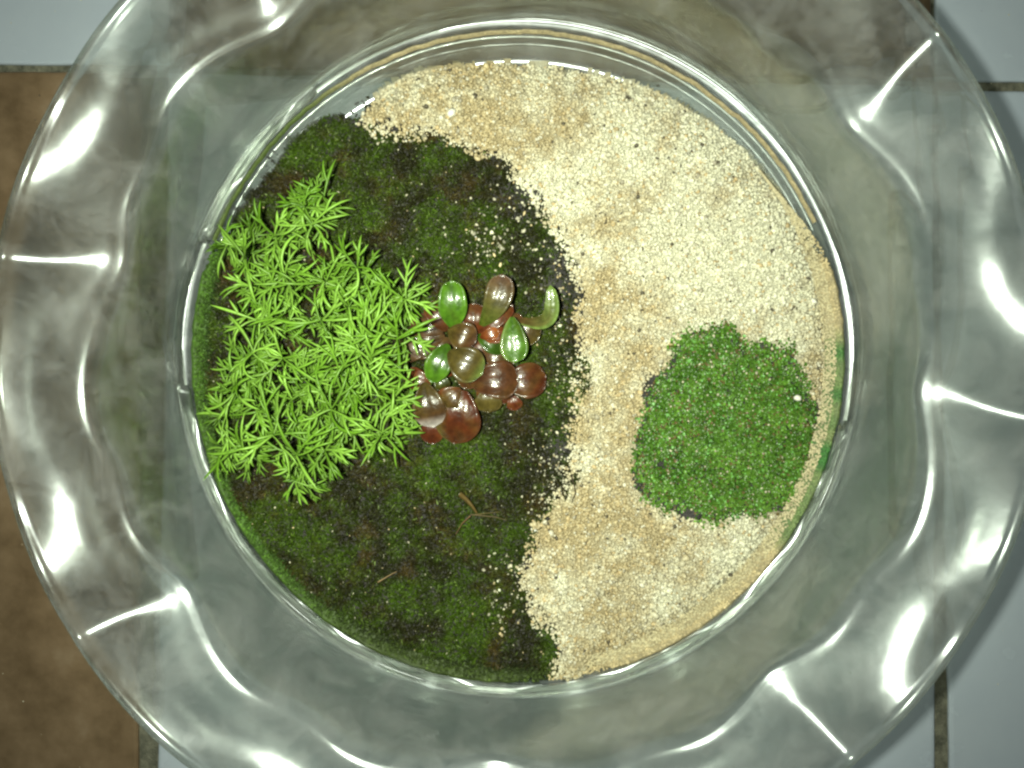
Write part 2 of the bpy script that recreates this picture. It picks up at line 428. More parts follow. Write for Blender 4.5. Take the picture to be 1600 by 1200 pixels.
# the sides of the soil and the sand, tinted to paint the heel's refraction bands
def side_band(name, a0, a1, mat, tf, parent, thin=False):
    """angles in photo degrees (counter-clockwise from the right) that the painted refraction band spans"""
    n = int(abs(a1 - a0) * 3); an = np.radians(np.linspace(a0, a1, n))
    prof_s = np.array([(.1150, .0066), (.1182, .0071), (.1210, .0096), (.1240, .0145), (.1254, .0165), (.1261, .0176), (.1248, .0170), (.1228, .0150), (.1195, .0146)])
    if thin: prof_s = np.array([(.1252, .0160), (.1258, .0171), (.1263, .0179), (.1259, .0178), (.1253, .0170)])  # added strip painting the heel's internal reflection where no filling touches the glass
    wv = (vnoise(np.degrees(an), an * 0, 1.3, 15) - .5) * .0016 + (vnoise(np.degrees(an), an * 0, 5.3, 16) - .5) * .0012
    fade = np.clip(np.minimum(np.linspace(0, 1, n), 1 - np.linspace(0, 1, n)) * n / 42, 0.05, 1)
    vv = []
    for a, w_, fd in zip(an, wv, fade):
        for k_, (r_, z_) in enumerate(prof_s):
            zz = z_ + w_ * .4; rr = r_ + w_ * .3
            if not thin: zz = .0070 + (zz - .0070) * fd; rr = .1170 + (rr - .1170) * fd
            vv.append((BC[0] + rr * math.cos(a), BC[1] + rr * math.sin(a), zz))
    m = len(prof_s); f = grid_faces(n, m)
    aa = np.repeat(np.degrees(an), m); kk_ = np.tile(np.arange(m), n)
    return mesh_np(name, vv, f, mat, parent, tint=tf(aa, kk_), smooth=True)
def sand_refraction_tint(a, k):
    g = ss(-37, -32, a) * (1 - ss(3, 7, a)) * (vnoise(a, k * .2, 2.5, 3) * .5 + .6)  # green stretch paints the carpet plant's reflection in the heel
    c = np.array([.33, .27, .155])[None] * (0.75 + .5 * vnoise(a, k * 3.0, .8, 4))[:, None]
    o = ss(112, 132, a)[:, None]; c = c * (1 - o) + np.array([.07, .10, .025]) * o  # olive end paints the greenery reflected in the heel
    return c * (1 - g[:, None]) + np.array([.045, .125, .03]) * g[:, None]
def moss_refraction_tint(a, k):
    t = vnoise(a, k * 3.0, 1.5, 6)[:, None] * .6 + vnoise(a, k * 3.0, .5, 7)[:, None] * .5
    lush = ss(140, 160, a) * (1 - ss(215, 245, a))  # greener stretch paints moss and plants reflected in the heel
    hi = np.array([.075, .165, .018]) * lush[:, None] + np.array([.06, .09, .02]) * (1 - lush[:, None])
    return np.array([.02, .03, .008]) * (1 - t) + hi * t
M_side = tint_mat('painted heel refraction', 0.6, 0.3, var=0.35, scale=1200)
ICO_P = (1 + 5 ** .5) / 2
ICO_V = np.array([(-1, ICO_P, 0), (1, ICO_P, 0), (-1, -ICO_P, 0), (1, -ICO_P, 0), (0, -1, ICO_P), (0, 1, ICO_P), (0, -1, -ICO_P), (0, 1, -ICO_P), (ICO_P, 0, -1), (ICO_P, 0, 1), (-ICO_P, 0, -1), (-ICO_P, 0, 1)]) / 1.9
ICO_F = np.array([(0, 11, 5), (0, 5, 1), (0, 1, 7), (0, 7, 10), (0, 10, 11), (1, 5, 9), (5, 11, 4), (11, 10, 2), (10, 7, 6), (7, 1, 8), (3, 9, 4), (3, 4, 2), (3, 2, 6), (3, 6, 8), (3, 8, 9), (4, 9, 5), (2, 4, 11), (6, 2, 10), (8, 6, 7), (9, 8, 1)])

def rand_rot(n):
    q = rng.normal(size=(n, 4)); q /= np.linalg.norm(q, axis=1, keepdims=True)
    w, x, y, z = q.T
    return np.stack([1 - 2 * (y * y + z * z), 2 * (x * y - z * w), 2 * (x * z + y * w), 2 * (x * y + z * w), 1 - 2 * (x * x + z * z), 2 * (y * z - x * w), 2 * (x * z - y * w), 2 * (y * z + x * w), 1 - 2 * (x * x + y * y)], -1).reshape(n, 3, 3)

def scatter(name, loc, rot, scl, tint, tv, tf, mat, parent=None, jitter=0.0, smooth=False):
    n = len(loc); k = len(tv)
    v = np.repeat(tv[None], n, 0)
    if jitter: v = v + rng.normal(size=v.shape) * jitter
    v = v * scl[:, None, :]
    v = np.einsum('nij,nkj->nki', rot, v) + loc[:, None, :]
    f = (tf[None] + (np.arange(n) * k)[:, None, None]).reshape(-1, tf.shape[1])
    if tint.ndim == 2: tint = np.repeat(tint, k, 0)
    else: tint = tint.reshape(-1, 3)
    return mesh_np(name, v.reshape(-1, 3), f, mat, parent, tint=tint, smooth=smooth)

def grains(name, px, py, z, size_px, col, parent=None, mat=None):
    n = len(px)
    loc = P(px, py, z)
    s = size_px / 2 * (D - 0.015) / F
    scl = s[:, None] * np.exp(rng.normal(size=(n, 3)) * 0.22)
    return scatter(name, loc, rand_rot(n), scl, col, ICO_V, ICO_F, mat or M_sand, parent, jitter=0.12)

# main pile
def rand_in(poly, n, margin=0):
    p = np.array(poly); x0, y0 = p.min(0) - margin; x1, y1 = p.max(0) + margin
    return rng.uniform(x0, x1, n), rng.uniform(y0, y1, n)
x, y = rand_in(SAND, 125000, 60)
d = sdf(x, y, SAND); dmoss = sdf(x, y, MOSS); dc = sdf(x, y, CARP)
nz = (fbm(x, y, 30, 31) - .5) * 74 + (fbm(x, y, 9, 32) - .5) * 22
# tight edge against the glass, ragged edge on the moss side
edge_m = ss(-60, -10, dmoss)
k = np.where(edge_m > 0.05, d + nz * 0.50 + 13, d + nz * 0.04) > 0
k &= (edge_m <= .05) | (rng.random(len(x)) < np.clip(ss(-10, 18, d + nz * .5 + 11) + .08, 0, 1))
k &= (d > 0) | (dmoss > 0)
bare = (sdf(x, y, CARP) + (fbm(x, y, 16, 5) - .5) * 26) > -2
k &= ~(bare & (rng.random(len(x)) > 0.12))
x, y, d = x[k], y[k], d[k]
n = len(x)
c = sandcol(x, y)
c = c * np.exp(rng.normal(size=(n, 1)) * 0.11)
kk = rng.random(n)
c[kk < 0.07] = c[kk < 0.07] * .4 + np.array([0.80, 0.78, 0.66]) * .6
q = (kk > 0.10) & (kk < 0.15); c[q] = np.array([0.56, 0.43, 0.23]) * rng.uniform(.8, 1.1, (q.sum(), 1))
q = (kk > 0.990); c[q] = np.array([0.09, 0.075, 0.05])
q = (kk > 0.955) & (kk < 0.985); c[q] = np.array([0.40, 0.36, 0.27])
sz = np.clip(rng.lognormal(1.42, 0.30, n), 2.3, 9.5)
z = np.maximum(hs(x, y), np.where(sdf(x, y, MOSS) > 0, hm(x, y) + .0012, 0)) + rng.uniform(-0.0006, 0.0008, n)
gr = grains('sand', x, y, z, sz, np.clip(c, 0, .9))
tag(gr, 'pale tan and white quartz sand covering the right half of the bowl', 'sand', kind='stuff')
sb.parent = gr
side_band('sand_side_refraction', -86, 30, M_side, sand_refraction_tint, gr)
side_band('sand_side_refraction', 25, 158, M_side, sand_refraction_tint, gr, True)
side_band('soil_side_refraction', 150, 284, M_side, moss_refraction_tint, soil)
print('grains', n)

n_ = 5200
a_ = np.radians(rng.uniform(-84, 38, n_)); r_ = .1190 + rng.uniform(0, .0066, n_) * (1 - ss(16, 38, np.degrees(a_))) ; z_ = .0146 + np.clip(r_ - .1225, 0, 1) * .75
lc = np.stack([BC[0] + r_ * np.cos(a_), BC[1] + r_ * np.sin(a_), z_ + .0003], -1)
cc = sand_refraction_tint(np.degrees(a_), np.full(n_, 4.0)) * 1.55 * np.exp(rng.normal(size=(n_, 1)) * .15)  # grains on the band carry its painted refraction tint
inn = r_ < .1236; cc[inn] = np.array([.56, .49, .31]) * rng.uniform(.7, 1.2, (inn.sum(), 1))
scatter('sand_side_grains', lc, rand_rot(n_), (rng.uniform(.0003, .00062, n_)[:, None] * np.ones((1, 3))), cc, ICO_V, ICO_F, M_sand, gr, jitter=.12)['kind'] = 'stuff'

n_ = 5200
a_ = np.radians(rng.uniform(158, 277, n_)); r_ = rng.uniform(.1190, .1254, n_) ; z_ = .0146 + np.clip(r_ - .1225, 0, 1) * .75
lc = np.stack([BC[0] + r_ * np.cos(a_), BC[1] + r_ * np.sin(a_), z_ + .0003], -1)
cc = moss_refraction_tint(np.degrees(a_), rng.uniform(0, 5, n_)) * np.exp(rng.normal(size=(n_, 1)) * .35)  # crumbs on the band carry its painted reflection tint
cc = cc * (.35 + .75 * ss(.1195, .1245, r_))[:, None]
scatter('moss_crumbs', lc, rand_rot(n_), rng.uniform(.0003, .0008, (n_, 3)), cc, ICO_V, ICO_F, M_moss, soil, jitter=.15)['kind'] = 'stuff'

ca = np.concatenate([rng.normal(575, 14, 16), rng.normal(560, 10, 8), rng.normal(425, 16, 14), rng.normal(1010, 60, 10)]); cb = np.concatenate([rng.normal(166, 10, 16), rng.normal(180, 8, 8), rng.normal(252, 18, 14), rng.normal(148, 20, 10)])
grains('soil_crumbs', ca, cb, np.full(len(ca), .0068), rng.uniform(2, 6, len(ca)), np.tile([.03, .03, .015], (len(ca), 1)), soil, M_moss)['kind'] = 'stuff'

# sand spilled over the moss edge and a sprinkle near the middle
xs_, ys_, ss_ = [], [], []
def sprinkle(cx, cy, rx, ry, n, lo=2.5, hi=6.5):
    xs_.append(rng.normal(cx, rx, n)); ys_.append(rng.normal(cy, ry, n)); ss_.append(rng.uniform(lo, hi, n))
sprinkle(762, 380, 16, 18, 46); sprinkle(750, 360, 42, 32, 40); sprinkle(850, 440, 24, 40, 40)
sprinkle(866, 720, 24, 30, 100, 2, 5); sprinkle(882, 590, 14, 40, 90, 2, 5); sprinkle(862, 790, 20, 24, 110, 2, 5); sprinkle(880, 440, 14, 60, 60, 2, 5)
sprinkle(790, 930, 26, 36, 60); sprinkle(838, 900, 14, 20, 90); sprinkle(690, 215, 60, 12, 70); sprinkle(830, 320, 30, 30, 70)
sprinkle(875, 850, 24, 34, 90); sprinkle(905, 800, 20, 30, 120)
bx, by = rand_in(MOSS, 620); xs_.append(bx); ys_.append(by); ss_.append(rng.uniform(1.4, 4.0, 620))
x = np.concatenate(xs_); y = np.concatenate(ys_); sz = np.concatenate(ss_)
dmm = sdf(x, y, MOSS); k = dmm > 2
x, y, sz, dmm = x[k], y[k], sz[k], dmm[k]
c = np.array([0.42, 0.39, 0.29]) * np.exp(rng.normal(size=(len(x), 1)) * .35) * np.array([1, 1, 1])
q = rng.random(len(x)) < .2; c[q] *= np.array([1, .85, .65])
st = grains('stray_sand', x, y, hm(x, y) + 0.0012, sz, np.clip(c, 0, .8))
tag(st, 'scattered single sand grains lying on the dark moss', 'sand', kind='stuff')

# a few big pale grains on the sand
BIG = [(705, 176, 13), (1178, 486, 9), (1271, 470, 10), (1246, 622, 11), (985, 875, 17), (1290, 594, 10)]
for j, (a, b, s) in enumerate(BIG[:4]):
    lab = ['white quartz pebble on the sand near the top edge', 'tiny bright white pebble on the sand above the green carpet plant', 'round pale pebble on the sand close to the right wall', 'white pebble on the right side of the carpet plant'][j]
    zz = float(hs(a, b)[0]) + 0.0012
    o = grains('pebble', np.array([a]), np.array([b]), np.array([zz + (0.003 if j == 3 else 0)]), np.array([float(s)]), np.array([[0.82, 0.80, 0.70]]))
    tag(o, lab, 'pebble', 'pale pebbles on the sand')

# ------------------------------------------------------------------ moss
BL_V = np.array([(-.5, 0, 0), (.5, 0, 0), (-.38, .5, .10), (.38, .5, .10), (0, 1, -.05)])
BL_F = np.array([(0, 1, 3), (0, 3, 2), (2, 3, 4)])
def blade_rot(n, emin, emax):
    az = rng.uniform(0, 2 * np.pi, n); el = R(1) * rng.uniform(emin, emax, n); ro = rng.normal(0, .5, n)
    yv = np.stack([np.cos(az) * np.cos(el), np.sin(az) * np.cos(el), np.sin(el)], -1)
    xv = np.stack([-np.sin(az), np.cos(az), np.zeros(n)], -1)
    zv = np.cross(xv, yv)
    x2 = xv * np.cos(ro)[:, None] + zv * np.sin(ro)[:, None]; z2 = np.cross(x2, yv)
    return np.stack([x2, yv, z2], -1)
def moss_cover(x, y):
    """1 = lush, 0 = bare soil"""
    b = np.exp(-(((x - 878) / 34) ** 2 + ((y - 440) / 75) ** 2)) + np.exp(-(((x - 820) / 45) ** 2 + ((y - 300) / 38) ** 2)) + .9 * np.exp(-(((x - 875) / 30) ** 2 + ((y - 700) / 45) ** 2)) \
        + .3 * np.exp(-(((x - 520) / 50) ** 2 + ((y - 850) / 30) ** 2)) + .35 * np.exp(-(((x - 800) / 50) ** 2 + ((y - 1000) / 30) ** 2)) + .4 * np.exp(-(((x - 370) / 30) ** 2 + ((y - 300) / 30) ** 2)) \
        
    return np.clip(1.1 - b + (fbm(x, y, 30, 41) - .5) * .5, 0.04, 1)
x, y = rand_in(MOSS, 225000, 40)
d0_ = sdf(x, y, MOSS); tuft = np.exp(-(((x - 895) / 40) ** 2 + ((y - 770) / 45) ** 2)) + .8 * np.exp(-(((x - 915) / 22) ** 2 + ((y - 600) / 45) ** 2))
d = d0_ + (fbm(x, y, 12, 44) - .5) * 34 + tuft * 26 * fbm(x, y, 17, 47) - 4 * ss(-20, 0, sdf(x, y, SAND))
cv = moss_cover(x, y)
k = (d > 0) & (rng.random(len(x)) < cv)
x, y, cv, d, tuft = x[k], y[k], cv[k], d[k], tuft[k]
n = len(x)
lush = fbm(x, y, 46, 51); fine = fbm(x, y, 14, 52)
gb = .55 * np.exp(-(((x - 730) / 90) ** 2 + ((y - 740) / 60) ** 2)) + .45 * np.exp(-(((x - 700) / 120) ** 2 + ((y - 960) / 60) ** 2)) + .35 * np.exp(-(((x - 480) / 90) ** 2 + ((y - 860) / 80) ** 2)) + .3 * np.exp(-(((x - 560) / 90) ** 2 + ((y - 250) / 50) ** 2))
g = np.clip((lush - .40) * 2.6 + gb + (fine - .5) * 1.2, 0, 1)[:, None]
dark = np.array([0.019, 0.020, 0.005]); brown = np.array([0.048, 0.034, 0.009]); green = np.array([0.042, 0.078, 0.005]); lime = np.array([0.12, 0.17, 0.04])
br = np.clip((fbm(x, y, 34, 61) - .5) * 4, 0, 1)[:, None]
c = (dark * (1 - br) + brown * br) * (1 - g) + green * g
c = c * np.exp(rng.normal(size=(n, 1)) * .35)
q = rng.random(n) < .05 * (0.3 + g[:, 0]); c[q] = lime * rng.uniform(.6, 1.2, (q.sum(), 1))
s1 = (D - .018) / F
L = rng.uniform(4, 11, n) * s1; W = rng.uniform(1.3, 2.9, n) * s1
scl = np.stack([W, L, L], -1)
z = np.maximum(hm(x, y), np.where(sdf(x, y, SAND) > 0, hs(x, y) - .0012 + .0018 * np.clip(tuft, 0, 1), 0)) + rng.uniform(-0.0006, 0.0016, n) * np.clip(cv, .3, 1)
ms = scatter('moss', P(x, y, z), blade_rot(n, -5, 55), scl, c, BL_V, BL_F, M_moss)
tag(ms, 'dark green and brown wet moss covering the left half of the bowl', 'moss', kind='stuff')
print('moss', n)

# ------------------------------------------------------------------ carpet plant (tiny round leaves)
CC = P(1140, 665, 0.016)
carpet = empty('carpet_plant', tuple(CC))
tag(carpet, 'round bright green clump of tiny leaved carpet plant set in the sand', 'plant')
cs = sheet('root_mat', CARP, lambda a, b: hs(a, b) + 0.0003 + .001 * ss(0, 60, sdf(a, b, CARP)), M_soil, 3, 14, carpet, extra=lambda a, b: -2 + 18 * (np.exp(-(((a - 1005) / 22) ** 2 + ((b - 590) / 26) ** 2)) + np.exp(-(((a - 1070) / 26) ** 2 + ((b - 812) / 14) ** 2)) + np.exp(-(((a - 992) / 12) ** 2 + ((b - 750) / 22) ** 2)) + .7 * np.exp(-(((a - 1285) / 12) ** 2 + ((b - 688) / 12) ** 2))))
a6 = np.arange(6) * np.pi / 3
LF_V = np.vstack([[(0, 0, -.12)], np.stack([.5 * np.cos(a6), .5 * np.sin(a6), np.zeros(6)], -1)])
LF_F = np.array([(0, 1 + i, 1 + (i + 1) % 6) for i in range(6)])
x, y = rand_in(CARP, 34000, 10)
d = sdf(x, y, CARP) + (fbm(x, y, 15, 71) - .5) * 26
holes = np.exp(-(((x - 1015) / 18) ** 2 + ((y - 578) / 14) ** 2)) + np.exp(-(((x - 1030) / 12) ** 2 + ((y - 725) / 9) ** 2)) + np.exp(-(((x - 1075) / 20) ** 2 + ((y - 802) / 12) ** 2)) + np.exp(-(((x - 1003) / 8) ** 2 + ((y - 610) / 20) ** 2))+ .7 * np.exp(-(((x - 1155) / 12) ** 2 + ((y - 545) / 14) ** 2))
k = (d > -9 * rng.random(len(x)) ** 2) & (rng.random(len(x)) > holes * 1.3 - .2) & (rng.random(len(x)) < .35 + .65 * ss(0, 18, d))
x, y, d = x[k], y[k], d[k]; n = len(x)
t = fbm(x, y, 26, 72)
t = np.clip((t - .5) * 2 + .5, 0, 1); c = np.array([0.052, 0.130, 0.012])[None] * (1 - t[:, None]) + np.array([0.120, 0.25, 0.032])[None] * t[:, None]
c = c * np.exp(rng.normal(size=(n, 1)) * .30)
q = rng.random(n) < .05 + .10 * (fbm(x, y, 20, 75) > .58); c[q] = np.array([.16, .115, .045])
q = rng.random(n) < .04; c[q] = np.array([.20, .48, .12])
az = rng.uniform(0, 2 * np.pi, n); tilt = np.abs(rng.normal(0, R(32), n))
ca, sa, ct, st_ = np.cos(az), np.sin(az), np.cos(tilt), np.sin(tilt)
rot = np.stack([ca * ct, -sa, ca * st_, sa * ct, ca, sa * st_, -st_, 0 * ca, ct], -1).reshape(n, 3, 3)
s = rng.uniform(3.0, 5.8, n) * (D - .02) / F
z = hs(x, y) + 0.0010 + .0022 * ss(-2, 55, d) + rng.uniform(-.0012, .0012, n)
fo = scatter('foliage', P(x, y, z), rot, np.stack([s, s * rng.uniform(.7, 1, n), s], -1), c, LF_V, LF_F, M_carpet, carpet)
fo['kind'] = 'stuff'
x, y = rand_in(CARP, 170, 0); k = sdf(x, y, CARP) > 4; x, y = x[k], y[k]
sg = grains('sand_dust', x, y, hs(x, y) + .0042, rng.uniform(1.8, 4.6, len(x)), np.array([.60, .56, .40]) * rng.uniform(.6, 1.1, (len(x), 1)), carpet)
sg['kind'] = 'stuff'

# ------------------------------------------------------------------ generic curved ribbon leaf
def frame_curve(pts, up=np.array([0, 0, 1.0])):
    pts = np.array(pts); t = np.gradient(pts, axis=0); t /= np.linalg.norm(t, axis=1, keepdims=True) + 1e-12
    s = np.cross(t, up); s /= np.linalg.norm(s, axis=1, keepdims=True) + 1e-9
    n = np.cross(s, t)
    return t, s, n

def ribbon(pts, w, cup=0.18):
    """v-shaped ribbon with a rounded underside: closed 4-sided section; returns verts, quads"""
    t, s, n = frame_curve(pts); w = np.asarray(w)[:, None] / 2; pts = np.array(pts)
    a = pts - s * w + n * w * cup; b = pts; c = pts + s * w + n * w * cup; d = pts - n * w * 0.30
    v = np.stack([a, b, c, d], 1).reshape(-1, 3); m = len(pts); f = []
    for i in range(m - 1):
        for j in range(4):
            j2 = (j + 1) % 4
            f.append((i * 4 + j, (i + 1) * 4 + j, (i + 1) * 4 + j2, i * 4 + j2))
    return v, np.array(f)

def merge(parts):
    vs, fs, ts, o = [], [], [], 0
    for v, f, t in parts:
        vs.append(v); fs.append(f + o); ts.append(np.broadcast_to(t, (len(v), 3))); o += len(v)
    return np.vstack(vs), np.vstack(fs), np.vstack(ts)

# ------------------------------------------------------------------ fork-leaved plant
FC = P(480, 545, 0.016)
fork = empty('fork_leaved_plant', tuple(FC))
tag(fork, 'bushy light green plant with narrow forked leaves growing on the moss', 'plant')
STEMS = [(487,350,1.0,.036),(474,322,.9,.034),(503,306,.85,.034),(382,405,1.1,.034),(428,367,.9,.030),(352,385,.8,.026),(443,432,1.1,.034),(506,440,1.15,.036),(436,462,1.0,.032),(556,417,1.0,.034),(633,468,1.0,.034),(605,470,.9,.032),(566,530,1.2,.038),(450,500,1.0,.032),(500,500,1.0,.034),(560,550,1.1,.037),(394,552,1.0,.034),(372,590,1.0,.031),(516,640,1.15,.038),(425,680,1.3,.038),(352,650,.9,.031),(582,572,1.1,.036),(597,676,1.0,.031),(463,712,1.15,.035),(506,704,1.0,.033),(347,698,.9,.030),(460,752,.85,.028),(366,612,.9,.029),(480,590,1.0,.036),(562,605,1.0,.035),(538,672,1.0,.033),(612,628,1.0,.034),(620,530,1.05,.036),(530,585,1.0,.036),(440,560,1.0,.034),(400,500,1.0,.031),(400,450,.9,.030),(455,625,1.0,.035),(400,640,1.0,.032),(545,480,1.0,.034),(380,700,1.0,.031),(580,500,.9,.033)]
PXW = (D - .03) / F
def fork_leaf(base, az, el0, L, rnd, wid=5.4, lean=None):
    """narrow arching leaf, usually forked once or twice; lean = tilt of the whole whorl"""
    m = 9
    bend = rnd.uniform(.5, 2.0); curl = rnd.normal(0, .95)
    d0 = np.array([math.cos(az) * math.cos(el0), math.sin(az) * math.cos(el0), math.sin(el0)])
    if lean is not None: d0 = np.array(lean @ Vector(d0))
    az = math.atan2(d0[1], d0[0]); el0 = math.asin(max(-1, min(1, d0[2])))
    def axis(start, az, el, L, bend, curl, m=7):
        pts = [np.array(start)]; st = L / (m - 1)
        for i in range(m - 1):
            u = i / (m - 1)
            a = az + curl * u; e = el - bend * u * u - .10 * u
            pts.append(pts[-1] + st * np.array([math.cos(a) * math.cos(e), math.sin(a) * math.cos(e), math.sin(e)]))
        return np.array(pts)
    parts = []
    g = rnd.uniform(0, 1)
    c0 = np.array([.135, .300, .016]) * (1 - g) + np.array([.31, .56, .08]) * g
    c0 = c0 * rnd.uniform(.8, 1.15)
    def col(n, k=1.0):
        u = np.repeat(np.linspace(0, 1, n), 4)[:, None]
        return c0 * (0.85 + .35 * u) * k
    ax = axis(base, az, el0, L, bend, curl, m)
    W = wid * PXW * rnd.uniform(.75, 1.2)
    wv = W * np.array([.50, .62, .78, .92, 1.0, .98, .80, .48, .05])
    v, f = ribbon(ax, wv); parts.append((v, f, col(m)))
    nf = rnd.choice([0, 1, 1, 2, 2, 3, 4])
    side = rnd.choice([-1, 1])
    for k in range(nf):
        i = [3, 4, 5, 2][k]; sd = side * (1 if k % 2 == 0 else -1)
        d = ax[i + 1] - ax[i]; a2 = math.atan2(d[1], d[0]) + sd * rnd.uniform(.35, .8); e2 = math.asin(np.clip(d[2] / np.linalg.norm(d), -1, 1)) + rnd.uniform(-.1, .3)
        b2 = axis(ax[i], a2, e2, L * rnd.uniform(.34, .55), bend * .7, sd * rnd.uniform(-.7, .4), 6)
        v, f = ribbon(b2, W * np.array([.75, .88, .92, .78, .48, .05])); parts.append((v, f, col(6)))
    v, f, t = merge(parts)
    rr = np.linalg.norm(v[:, :2] - BC, axis=1); lim = .1255 + .006 * ss(.018, .034, v[:, 2]); o_ = rr > lim
    v[o_, :2] = BC + (v[o_, :2] - BC) / rr[o_, None] * lim[o_, None]
    return v, f, t
rnd = np.random.default_rng(5)
nleaf = 0
under = []
for si, (sx, sy, sc, top) in enumerate(STEMS):
    top = top + rnd.uniform(-.002, .005)
    tp = P(sx, sy, top)
    bz = float(hm(sx, sy)[0]); ln = rnd.normal(0, .006, 2)
    pts = np.array([[tp[0] + ln[0] * (1 - u) ** 1.5, tp[1] + ln[1] * (1 - u) ** 1.5, bz + (tp[2] - bz) * u] for u in np.linspace(0, 1, 7)])
    lean = (Matrix.Rotation(rnd.normal(0, .32), 3, 'X') @ Matrix.Rotation(rnd.normal(0, .32), 3, 'Y'))
    r = 0.0005; m = 6; vv = []
    for p in pts:
        for j in range(m): vv.append(p + r * np.array([math.cos(j * math.tau / m), math.sin(j * math.tau / m), 0]))
    ff = np.array([(i * m + j, i * m + (j + 1) % m, (i + 1) * m + (j + 1) % m, (i + 1) * m + j) for i in range(6) for j in range(m)])
    stem = mesh_np('stem', np.array(vv), ff, M_fork, fork, tint=np.broadcast_to(np.array([.10, .22, .03]), (len(vv), 3)), smooth=True)
    a0 = rnd.uniform(0, math.tau); nl = 6
    for k in range(nl):
        az = a0 + k * math.tau / nl * 1.0 + rnd.normal(0, .38)
        L = rnd.uniform(44, 74) * PXW * min(sc, 1.2); el = rnd.uniform(-.05, .75)
        v, f, c = fork_leaf(pts[-1] - np.array([0, 0, .0009 * (k % 4)]), az, el, L * 1.08, rnd, 4.5, lean)
        mesh_np('leaf', v, f, M_fork, stem, tint=c, smooth=True); nleaf += 1
    for k in range(20):                    # lower whorls further down the stem
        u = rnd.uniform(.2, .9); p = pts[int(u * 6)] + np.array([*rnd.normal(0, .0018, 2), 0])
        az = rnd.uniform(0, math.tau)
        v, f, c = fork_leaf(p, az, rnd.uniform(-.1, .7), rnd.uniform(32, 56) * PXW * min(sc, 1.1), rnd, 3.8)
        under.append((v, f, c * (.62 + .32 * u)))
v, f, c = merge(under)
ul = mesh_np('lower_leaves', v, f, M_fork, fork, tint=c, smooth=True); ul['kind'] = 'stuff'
print('leaves', nleaf)

# ------------------------------------------------------------------ red-leaved plant
RC = P(735, 560, 0.016)
redp = empty('red_leaved_plant', tuple(RC))
tag(redp, 'low rosette plant with glossy red brown and green spoon shaped leaves on the moss', 'plant')
BR = np.array([.072, .026, .009]); RD = np.array([.092, .021, .006]); DK = np.array([.055, .028, .012]); GR = np.array([.058, .140, .008]); OL = np.array([.062, .046, .010]); PK = np.array([.12, .060, .038]); LG = np.array([.15, .23, .05])
def sleaf(b, t, wpx, zb, zt, cb, ct, arch=.25, bend=0, edge=None, tipc=None, label=None, cup=-.15, wpos=.62):
    """spoon-shaped leaf. b, t in the 4x crop coordinates of the plant; zb, zt heights in mm"""
    bx, by = 590 + b[0] / 4, 410 + b[1] / 4; tx, ty = 590 + t[0] / 4, 410 + t[1] / 4
    p0 = P(bx, by, zb / 1000); p1 = P(tx, ty, zt / 1000)
    ax = p1 - p0; L = np.linalg.norm(ax); nu, nw = 17, 11
    u = np.linspace(0, 1, nu)
    side = np.cross(ax / L, [0, 0, 1]); side /= np.linalg.norm(side)
    cen = p0 + ax * u[:, None] + np.array([0, 0, 1]) * (np.sin(u * np.pi) ** .9 * L * arch * .62)[:, None] + side * (np.sin(u * np.pi) * L * bend)[:, None]
    # outline: narrow stalk then an ellipse
    a = wpos
    prof = np.where(u < a, np.sin(np.pi / 2 * np.clip(u / a, 0, 1)) ** .62, np.sqrt(np.clip(1 - ((u - a) / (1 - a)) ** 2.3, 0, 1)))
    prof = np.maximum(prof, .13 * (u < .5)); prof[-1] = .02
    W = wpx * 1.16 / 4 * (D - zt / 1000) / F / 2
    tg = np.gradient(cen, axis=0); tg /= np.linalg.norm(tg, axis=1, keepdims=True)
    sd = np.cross(tg, [0, 0, 1.0]); sd /= np.linalg.norm(sd, axis=1, keepdims=True); nn = np.cross(sd, tg)
    s = np.linspace(-1, 1, nw)
    hw = W * prof
    wav = 1 + .03 * np.sin(u * 9 + bx)
    V = cen[:, None] + sd[:, None] * (hw * wav)[:, None, None] * s[None, :, None] + nn[:, None] * (hw[:, None] * (cup * s[None] ** 2 + .07 * np.exp(-(s[None] / .14) ** 2) * -1))[..., None]
    th_ = .00028
    top = V.reshape(-1, 3); bot = (V - nn[:, None] * th_).reshape(-1, 3)
    f = grid_faces(nu, nw); N = nu * nw
    fs = [f, f[:, ::-1] + N]
    rim = []
    for i in range(nu - 1):
        rim += [(i * nw, (i + 1) * nw, (i + 1) * nw + N, i * nw + N), ((i + 1) * nw + nw - 1, i * nw + nw - 1, i * nw + nw - 1 + N, (i + 1) * nw + nw - 1 + N)]
    for j in range(nw - 1):
        q = (nu - 1) * nw; rim.append((q + j, q + j + 1, q + j + 1 + N, q + j + N))
    fs.append(np.array(rim))
    C = cb[None] * (1 - u[:, None]) + ct[None] * u[:, None]
    C = np.repeat(C[:, None], nw, 1)
    S_ = np.abs(s)[None, :, None]
    if edge is not None: k = ss(.35, 1.0, s if True else s)[None, :, None]; C = C * (1 - k) + edge * k
    if tipc is not None: k = ss(.72, 1.0, u)[:, None, None] * .8; C = C * (1 - k) + tipc * k
    C = C * (1 - .18 * np.exp(-(S_ / .1) ** 2))
    k = ss(.90, 1.0, np.abs(s))[None, :, None] * .05; C = C * (1 - k) + np.array([.26, .18, .10]) * k
    gb_ = vnoise(s[None] * 1.3 + u[:, None] * 2.1 + bx, u[:, None] * 1.7 + by + s[None] * .4, .8, 9)[..., None]; C = C * (.75 + .5 * gb_); kg = ss(.55, .9, gb_) * .35; C = C * (1 - kg) + OL * kg
    C = C.reshape(-1, 3)
    o = mesh_np('leaf', np.vstack([top, bot]), np.vstack(fs), M_red, redp, tint=np.vstack([C, C * .8]), smooth=True)
    if label: o['label'] = label
    return o
GLN = 'green leaf'
sleaf((420,470),(60,610),120,20,20,DK,DK*1.3)
